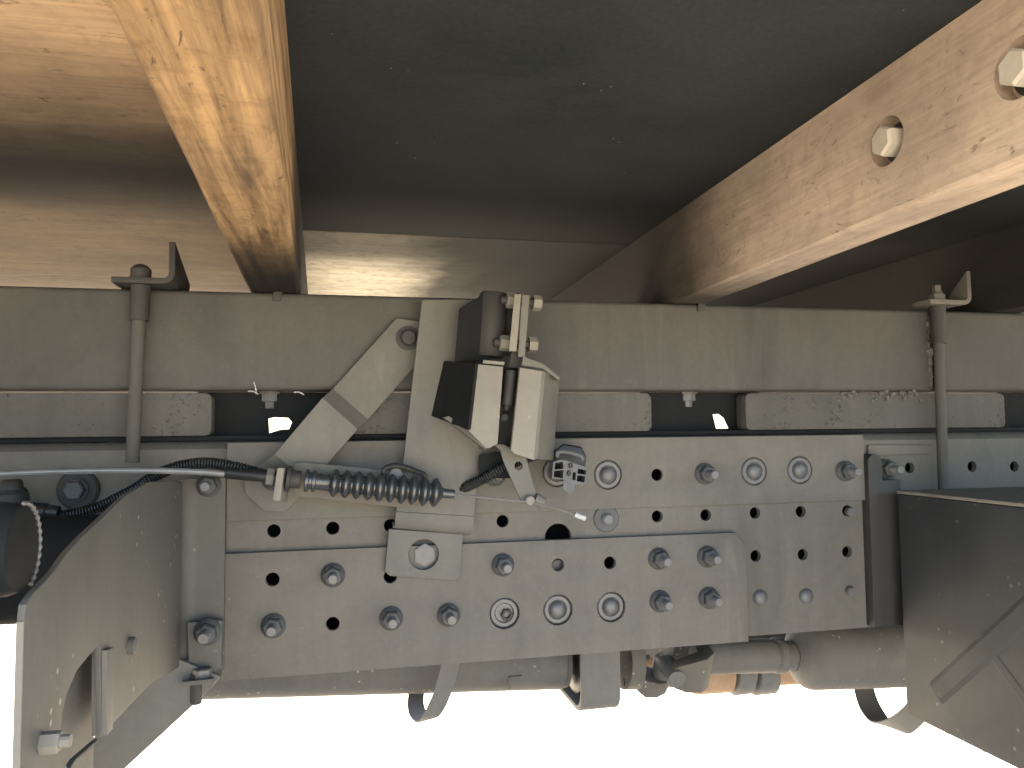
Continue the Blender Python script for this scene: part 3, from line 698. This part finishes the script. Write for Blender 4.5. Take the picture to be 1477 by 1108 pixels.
bm = B(); pth = smooth_path([PY(553, 690, -.050), PY(556, 676, -.050), PY(575, 672, -.050), PY(603, 681, -.050), PY(612, 686, -.05), PY(612, 700, -.05)], 6); tube(bm, pth, .0026, 10); finish('clip', bm, M['hose'], carrier)
p = PY(571, 684, -.04); o = part('bolt_head', hexhead_me, carrier, (p.x, -.04, p.z)); o.scale = (.8, .5, .8)

# ------------------------------------------------------------------ corrugated conduit and connector
def conduit(pts, r):
    path = resample(smooth_path(pts, 30), .00085); bm = B()
    tube(bm, path, lambda i: r*(1.0 if (i % 3) else .74), 12); return bm
pts = [PY(30, 752, -.045), PY(62, 749, -.042), PY(130, 736, -.040), PY(185, 711, -.040), PY(235, 681, -.042), PY(290, 668, -.046), PY(340, 674, -.048), PY(385, 686, -.044), PY(450, 700, -.030), PY(560, 712, -.021), PY(650, 708, -.021), PY(690, 694, -.040), PY(735, 670, -.052), PY(780, 655, -.045), PY(812, 657, -.05)]
finish('corrugated_conduit', conduit(pts, .0054), M['hose'], origin=PY(130, 740, -.04), smooth=20,
       label='black corrugated wiring conduit arching along the frame to the plug', cat='hose')
con = thing('electrical_connector', 'grey multi-pin wiring connector hanging beside the lock housing', 'connector', PY(822, 712, -.06))
YE = -.072
bm = quad_solid([(800, 652), (812, 642), (838, 646), (846, 660), (840, 700), (806, 694)], YE+.012, [(800, 650), (812, 640), (838, 644), (846, 658), (840, 695), (806, 690)], YE+.040)
finish('shell', bm, M['hose'], con, bevel=.001)
cav = [[(801, 668), (812, 666), (813, 676), (800, 677.5)], [(799, 679.5), (813, 678), (812, 690), (798, 688)], [(834, 676), (846, 678.5), (845, 685), (833, 683)], [(833, 685.5), (844.5, 687.5), (843, 696), (832, 694)]]
bm = B(); ol_ = pxpoly([(798, 666), (808, 663), (816, 664), (846, 674), (849, 679), (846, 697), (840, 701), (820, 697), (814, 692), (796, 690)], YE)
pins = [(823.5, 671.5), (821, 682.5)]
holes_ = [circ(*Q(x, y, YE), .0026, 14) for x, y in pins]+[pxpoly([(826.5, 681), (831, 682), (830, 693), (825.5, 692)], YE)]
plate(bm, ol_, [pxpoly(c_, YE) for c_ in cav]+holes_, lambda u, v_: V((u, YE, v_)), lambda u, v_: V((u, YE+.012, v_)))
finish('pin_face', bm, M['plastic'], con, bevel=.0002)
bm = quad_solid([(800, 668), (846, 676), (842, 699), (799, 689)], YE+.0115, [(800, 668), (846, 676), (842, 699), (799, 689)], YE+.0135); finish('socket_back', bm, M['black'], con)
for x, y in pins:
    p = PY(x, y, YE); bm = B(); lathe(bm, p+V((0, .010, 0)), D, [(0, .0019), (.0125, .0019), (.0125, .0011), (.004, .0011)], 14); finish('pin', bm, M['plastic'], con)
bm = B(); p0 = P3([(803, 659), (806, 652), (822, 653), (838, 658), (840, 664)], YE-.002); tube(bm, smooth_path(p0, 6), .0020, 10); finish('latch', bm, M['plastic'], con)
bm = quad_solid([(812, 691), (832, 695), (829, 708), (822, 713), (812, 706)], YE+.001, [(812, 691), (832, 695), (829, 706), (822, 711), (812, 704)], YE+.018); finish('lower_shroud', bm, M['plastic'], con, bevel=.001)

# ------------------------------------------------------------------ step bracket at left
xg = PY(266, 800, -.012).x
gus = thing('step_bracket', 'large muddy folded steel bracket reaching forward at lower left', 'bracket', PX(150, 1100, xg))
def G(px, py): p = PX(px, py, xg); return (p.y, p.z)
def Gp(u, v_, dx=0): return V((xg+dx, u, v_))
near_y = G(36, 900)[0]
top = [G(263, 695), G(215, 695), G(180, 716), G(150, 745), G(118, 775), G(95, 800), G(80, 822), G(64, 840), G(48, 856), G(38, 872), G(36, 890)]
zbot = G(36, 1160)[1]
out = top+[(near_y, zbot), G(70, 1160), G(108, 1103), G(163, 1044), G(217, 987), G(262, 960)]
arch = [G(86, 1090), G(90, 1030), G(97, 1000), G(112, 966), G(130, 944), G(144, 930), G(146, 1000), G(147, 1062), G(133, 1074), G(110, 1094), G(100, 1110)]
bm = B(); plate(bm, out, [arch], lambda u, v_: Gp(u, v_), lambda u, v_: Gp(u, v_, -.0035)); finish('side_plate', bm, M['gusset'], gus, bevel=.0012)
bm = B(); plate(bm, [(arch[0][0]-.004, zbot-.12), (arch[5][0]+.05, zbot-.12), (arch[5][0]+.05, arch[5][1]+.02), (arch[0][0]-.004, arch[5][1]+.02)], [], lambda u, v_: Gp(u, v_, -.016), lambda u, v_: Gp(u, v_, -.020)); finish('recess_back', bm, M['gusset'], gus)
bm = B(); plate(bm, [G(147, 938), G(158, 934), G(156, 1052), G(147, 1062)], [], lambda u, v_: Gp(u, v_, -.006), lambda u, v_: Gp(u, v_, .003)); finish('recess_rib', bm, M['bracket'], gus, bevel=.001)
# near edge of the sheet, its sunlit look put into beige
bm = B(); box(bm, xg-.0033, xg-.0002, near_y-.0012, near_y-.0002, zbot, top[-1][1]-.002); finish('lit_edge', bm, M['beige'], gus)
# bottom flange, stood upright as a strut so it catches front light
bm = B(); yplate(bm, pxpoly([(255, 950), (318, 976), (306, 992), (236, 1057), (181, 1108), (105, 1185), (20, 1185), (100, 1100), (160, 1040), (210, 985)], -.030), [], -.030, .008)
finish('flange_strut', bm, M['bracket'], gus, bevel=.0012)
# rolled corner and mounting flange on the frame
yq = -.014; xf1 = Q(324, 800, yq)[0]; zt0, zt1 = Q(300, 690, yq)[1], Q(300, 968, yq)[1]
bm = B(); pr = [(xg+.012+.012*math.cos(R(a)), yq-.012+.012*math.sin(R(a))) for a in range(180, 89, -15)]
pr2 = [(xf1, yq), (xf1, yq+.006)]+[(xg+.012+.018*math.cos(R(a)), yq-.012+.018*math.sin(R(a))) for a in range(90, 181, 15)]
loop = [(x, y) for x, y in pr]+pr2
poly_prism(bm, [(x-.0, y, zt1) for x, y in loop], (0, 0, zt0-zt1)); finish('mounting_flange', bm, M['gusset'], gus, smooth=40)
bolt(299, 701, yq, gus, .2, stud=True, s=.95)
p = PY(190, 933, yq); q = PX(186, 932, xg); bm = B(); lathe(bm, q, (1, 0, 0), [(0, .006), (.004, .006), (.005, .004)], 16); finish('rivet', bm, M['gusset'], gus)
q = PX(60, 1072, xg); bm = B(); lathe(bm, q, (1, 0, 0), [(0, .0055), (.0075, .0055), (.0085, .0048)], 6); lathe(bm, q, (1, 0, 0), [(.008, .0032), (.013, .0032)], 12); finish('bolt', bm, M['beige'], gus, smooth=30)
# corner clip with its two bolts
clip = thing('corner_clip', 'small bent clip with two bolts joining the step bracket to the frame', 'clip', PY(292, 990, -.03))
yc = -.024
bm = B(); yplate(bm, pxpoly([(270, 898), (321, 895), (319, 962), (300, 975), (272, 962)], yc), [], yc, .007); finish('clip_plate', bm, M['gusset'], clip, bevel=.001)
bm = quad_solid([(262, 984), (306, 979), (308, 985), (262, 991)], -.045, [(266, 978), (312, 973), (314, 979), (266, 985)], -.012); finish('foot', bm, M['gusset'], clip, bevel=.0006)
bolt(297, 915, yc, clip, .4, s=1.05)
q = PY(292, 981, -.030); bm = B(); lathe(bm, q, (0, 0, 1), [(0, .0085), (.010, .0085), (.011, .007)], 6, .2); finish('nut', bm, M['bolt'], clip, smooth=0)
q = PY(283, 1004, -.03); bm = B(); lathe(bm, q, (0, 0, -1), [(-.02, .005), (.006, .005), (.007, .004)], 14); finish('bolt_tip', bm, M['dark'], clip)

# big black reservoir behind the bracket
res = thing('air_reservoir', 'black cylindrical air reservoir hidden behind the step bracket', 'tank', (xg-.2, -.12, -.145))
bm = B(); c_ = V((xg-.018, -.115, -.104)); lathe(bm, c_, (-1, 0, 0), [(0, .012), (.001, .026), (.006, .036), (.014, .041), (.6, .041)], 40); finish('shell', bm, M['black'], res)

# black canister tucked into the bracket's curved edge, with its valve
q = PX(28, 792, xg-.006)
can = thing('black_canister', 'round black canister in the curved cut-out of the step bracket', 'canister', q+V((0, 0, -.03)))
bm = B(); rc = (PX(28, 792, xg-.006)-PX(28, 858, xg-.006)).length
lathe(bm, q, (-1, 0, 0), [(-.002, rc*.80), (-.001, rc*.92), (.004, rc), (.10, rc)], 40); finish('body', bm, M['black'], can)
bm = B(); pth = [q+V((.0015, rc*.99*math.cos(R(a)), rc*.99*math.sin(R(a)))) for a in range(-60, 100, 6)]; tube(bm, resample(pth, .001), lambda i: .0012 if i % 4 < 2 else .0006, 8); finish('rim_highlight', bm, M['bolt'], can)  # pale dotted arc modelled in place of the rim's highlight
val = thing('air_valve', 'dirty black valve body on the frame above the round canister', 'valve', PY(30, 750, -.04))
bm = quad_solid([(-30, 722), (62, 728), (66, 752), (40, 770), (-30, 770)], -.050, [(-30, 722), (66, 726), (70, 750), (40, 768), (-30, 768)], .004); finish('body', bm, M['dark'], val, bevel=.004)
a_ = PY(17, 700, -.030); b_ = PY(17, 726, -.030); bm = B(); lathe(bm, b_, a_-b_, [(0, .014), (.008, .013), (.012, .009), (.019, .0085), (.021, .007)], 20); finish('neck', bm, M['dark'], val)
a_ = PY(52, 738, -.045); bm = B(); lathe(bm, a_, (1, 0, -.1), [(-.01, .008), (.008, .008), (.009, .0066), (.018, .0062)], 16); finish('port', bm, M['hose'], val)

# unseen tank shape added left of the step bracket, shading the rail
tank = thing('blocker_tank', 'unseen dark tank shape with two straps, added left of the step bracket to block light', 'tank', (-.8, -.5, -.62))
bm = B(); poly_prism(bm, [(-1.6, y, z) for y, z in [(-.55+a*.25*.96, -.33+.28*b) for a, b in ((-1, -.8), (-.8, -1), (.8, -1), (1, -.8), (1, .8), (.8, 1), (-.8, 1), (-1, .8))]], (1.32, 0, 0))
finish('shell', bm, M['dark'], tank, bevel=.01)
for x in (-1.3, -.55):
    bm = B(); poly_prism(bm, [(x, y, z) for y, z in [(-.55+a*.25*.975, -.33+.285*b) for a, b in ((-1, -.8), (-.8, -1), (.8, -1), (1, -.8), (1, .8), (.8, 1), (-.8, 1), (-1, .8))]], (.06, 0, 0))
    finish('band', bm, M['dark'], tank, bevel=.006)

# ------------------------------------------------------------------ box at right
x1 = PY(1300, 850, -.030).x
boxr = thing('side_box', 'large grey-green steel box standing forward at lower right', 'box', (x1+.2, -.25, PX(1320, 1040, x1).z))
zt = PX(1400, 724, x1).z; zbm = PX(1400, 1076, x1).z
bm = B(); box(bm, x1, x1+.45, -.78, -.030, zbm, zt); finish('shell', bm, M['panel'], boxr, bevel=.003)
bm = B(); box(bm, x1-.0015, x1+.45, -.78, -.0305, zt+.0005, zt+.004); finish('top_flange', bm, M['beige'], boxr, bevel=.0008)
def rib(px0, py0, px1, py1, wdt, h):
    a_, c_ = PX(px0, py0, x1), PX(px1, py1, x1); d = (c_-a_).normalized(); nrm = V((-1, 0, 0)).cross(d).normalized(); bm = B()
    vv = [[q-nrm*wdt+V((.001, 0, 0)), q-nrm*wdt*.5+V((-h, 0, 0)), q+nrm*wdt*.5+V((-h, 0, 0)), q+nrm*wdt+V((.001, 0, 0))] for q in (a_, a_.lerp(c_, .05), a_.lerp(c_, .5), c_)]
    loft(bm, vv); return bm
finish('pressed_rib', rib(1350, 1000, 1560, 812, .015, .0018), M['panel'], boxr, smooth=20)
finish('pressed_rib', rib(1410, 915, 1560, 1120, .008, .0006), M['panel'], boxr, smooth=20)
# angle that ties the box to the frame
ang = thing('mounting_angle', 'dark upright mounting angle between the drilled frame and the side box', 'bracket', PY(1270, 900, -.02))
bm = B(); xq0, xq1 = Q(1251, 800, -.006)[0], Q(1292, 800, -.006)[0]; z0_, z1_ = zB+.003, Q(1262, 655, -.006)[1]
pts = [(xq0, z0_), (xq1+.004, z0_), (xq1+.004, z1_-.03), (xq0+.018, z1_-.03)]+[(xq0+.009+.009*math.cos(R(a)), z1_-.009+.009*math.sin(R(a))) for a in range(0, 181, 20)]
yplate(bm, pts, [], -.0135, .0135); finish('angle_plate', bm, M['dark'], ang, bevel=.003)
bm = B(); box(bm, xq1, xq1+.005, -.030, -.0130, z0_, Q(1290, 716, -.02)[1]); finish('angle_leg', bm, M['dark'], ang)

# ------------------------------------------------------------------ driveline under the frame
YD = .30
shaft = thing('drive_shaft', 'dusty driveshaft with centre bearing and universal joint below the frame', 'driveshaft', PY(860, 1000, YD))
def AX(px, py): return PY(px, py, YD)
zx = [AX(300, 962), AX(1300, 942)]
dz = (zx[1]-zx[0]).normalized()
def onax(px):
    d = ray(px, 955); p = CAM+d*((YD-CAM.y)/d.y); return zx[0]+dz*((p-zx[0]).dot(dz))
def seg(nm, p0, p1, prof, mat, n_=32):
    bm = B(); A = onax(p0); L = (onax(p1)-A).length; lathe(bm, A, dz, [(t*L, r) for t, r in prof], n_); return finish(nm, bm, M[mat], shaft)
seg('front_tube', 235, 815, [(0, .040), (.985, .040), (.99, .0375), (1, .0375)], 'shaft')
# centre bearing carrier: rounded loop bracket with rubber inside
cb = onax(858)
def rrect(hw, hh, r, n_=6):
    o_ = []
    for cx, cz, a0 in ((hw-r, hh-r, 0), (-hw+r, hh-r, 90), (-hw+r, -hh+r, 180), (hw-r, -hh+r, 270)):
        o_ += [(cx+r*math.cos(R(a0+90*k/n_)), cz+r*math.sin(R(a0+90*k/n_))) for k in range(n_+1)]
    return o_
bm = B(); xm0, xm1 = onax(818).x, onax(872).x
outl, inl = rrect(.066, .055, .026), rrect(.059, .048, .021)
plate(bm, outl, [inl], lambda u, v_: V((xm0, cb.y+u, cb.z+v_)), lambda u, v_: V((xm1, cb.y+u, cb.z+v_)))
finish('bearing_bracket', bm, M['strapm'], shaft, bevel=.002)
seg('bearing_rubber', 824, 868, [(0, .038), (.1, .046), (.9, .046), (1, .038)], 'rubber')
seg('companion_flange', 896, 916, [(0, .030), (.05, .043), (1, .043)], 'gusset')
# yokes and cross
for sgn, p0, p1, ang0 in ((1, 914, 958, 1.25), (-1, 1012, 960, 1.25+math.pi/2)):
    A = onax(p0); E_ = onax(p1); u_, v_ = basis(dz)
    side = u_*math.cos(ang0)+v_*math.sin(ang0); oth = dz.cross(side)
    bm = B()
    for s in (1, -1):
        vv = []
        for t_, w_, h_, off in ((0, .030, .016, .018), (.3, .028, .013, .034), (.75, .024, .011, .040), (1.05, .018, .009, .040), (1.25, .008, .006, .038)):
            c_ = A.lerp(E_, t_)+side*s*off
            vv.append([c_+oth*w_-side*h_, c_+oth*w_*.9+side*h_, c_-oth*w_*.9+side*h_, c_-oth*w_-side*h_])
        loft(bm, vv)
    finish('yoke', bm, M['gusset'], shaft, bevel=.002)
    bm = B(); c_ = onax(956); cyl(bm, c_-side*.053, c_+side*.053, .0135, n=20); o = finish('cross_cap', bm, M['bolt'], shaft)
seg('slip_yoke', 1000, 1040, [(0, .018), (.3, .024), (1, .026)], 'shaft')
seg('slip_sleeve', 1036, 1114, [(0, .0235), (.05, .025), (.96, .025), (1, .0235)], 'shaft')
seg('dust_cap', 1114, 1150, [(0, .023), (.1, .0265), (.35, .0265), (.45, .0215), (1, .022)], 'shaft')
seg('rear_tube', 1142, 1900, [(0, .024), (.004, .030), (.012, .043), (.020, .0495), (.028, .0515), (1, .0515)], 'shaft')
for a in (20, 110, 200, 290):
    u_, v_ = basis(dz); c_ = onax(914)+(u_*math.cos(R(a))+v_*math.sin(R(a)))*.032; bm = B(); lathe(bm, c_, dz, [(-.02, .006), (.010, .006), (.011, .0045)], 6); finish('flange_bolt', bm, M['dark'], shaft, smooth=0)
bm = B(); c_ = AX(735, 968)
for dx, dz_, wx, wz in ((.0, .004, .009, .001), (-.009, -.004, .001, .009)): obox(bm, c_+V((dx, -.0390, dz_)), (wx, 0, 0), (0, .002, 0), (0, 0, wz))
finish('balance_weight', bm, M['shaft'], shaft)

pipe = thing('exhaust_pipe', 'rusty orange pipe running behind and just below the driveshaft', 'pipe', PY(1050, 1005, .46))
YR = .46
bm = B(); tube(bm, smooth_path([PY(240, 974, YR), PY(300, 972, YR), PY(700, 965, YR), PY(1000, 968, YR), PY(1300, 962, YR), PY(2000, 950, YR)], 8), .026, 24); finish('pipe_run', bm, M['rust'], pipe)
for px0, px1_, mt, r_ in ((998, 1050, 'rust', .034), (1052, 1078, 'strapm', .036), (1082, 1112, 'strapm', .036)):
    bm = B(); a_, c_ = PY(px0, 972, YR), PY(px1_, 969, YR); lathe(bm, a_, c_-a_, [(0, r_-.006), (.003, r_), ((c_-a_).length-.003, r_), ((c_-a_).length, r_-.006)], 28); finish('collar', bm, M[mt], pipe)

xm = thing('cross_member', 'dark steel cross member just above the universal joint', 'beam', PY(1100, 940, .58))
bm = B(); p0, p1 = PY(880, 945, .58), PY(1400, 938, .58); box(bm, p0.x, p1.x, .58, .62, p0.z, p0.z+.10); finish('web', bm, M['dark'], xm, bevel=.004)
bm = B(); box(bm, p0.x, p1.x, .55, .66, p0.z+.10, p0.z+.106); finish('flange', bm, M['dark'], xm, bevel=.002)

# guard straps looped below the shaft
def guard(label, pts, wdir, half, mat):
    root_ = thing('guard_strap', label, 'strap', pts[len(pts)//2], 'guard straps below the driveshaft')
    path = smooth_path(pts, 8); bm = B(); vv = []
    for i, p_ in enumerate(path):
        d = (path[min(i+1, len(path)-1)]-path[max(i-1, 0)]).normalized(); w_ = V(wdir)-d*V(wdir).dot(d); w_.normalize(); nn = d.cross(w_)
        vv.append([p_-w_*half-nn*.0012, p_+w_*half-nn*.0012, p_+w_*half+nn*.0012, p_-w_*half+nn*.0012])
    loft(bm, vv); finish('loop', bm, mat, root_, smooth=45)
guard('grey looped strap hanging below the left part of the driveshaft',
      [PY(655, 925, .20), PY(648, 965, .20), PY(636, 1005, .205), PY(619, 1036, .22), PY(607, 1034, .27), PY(600, 1020, .32), PY(601, 995, .37), PY(606, 960, .40)], (1, .1, .15), .0115, M['strapm'])
guard('grey looped strap hanging beside the bottom corner of the side box',
      [PY(1240, 960, .40), PY(1244, 985, .40), PY(1254, 1018, .36), PY(1274, 1044, .30), PY(1298, 1046, .25), PY(1322, 1026, .22), PY(1345, 990, .20)], (.35, -.9, .0), .016, M['strapm'])
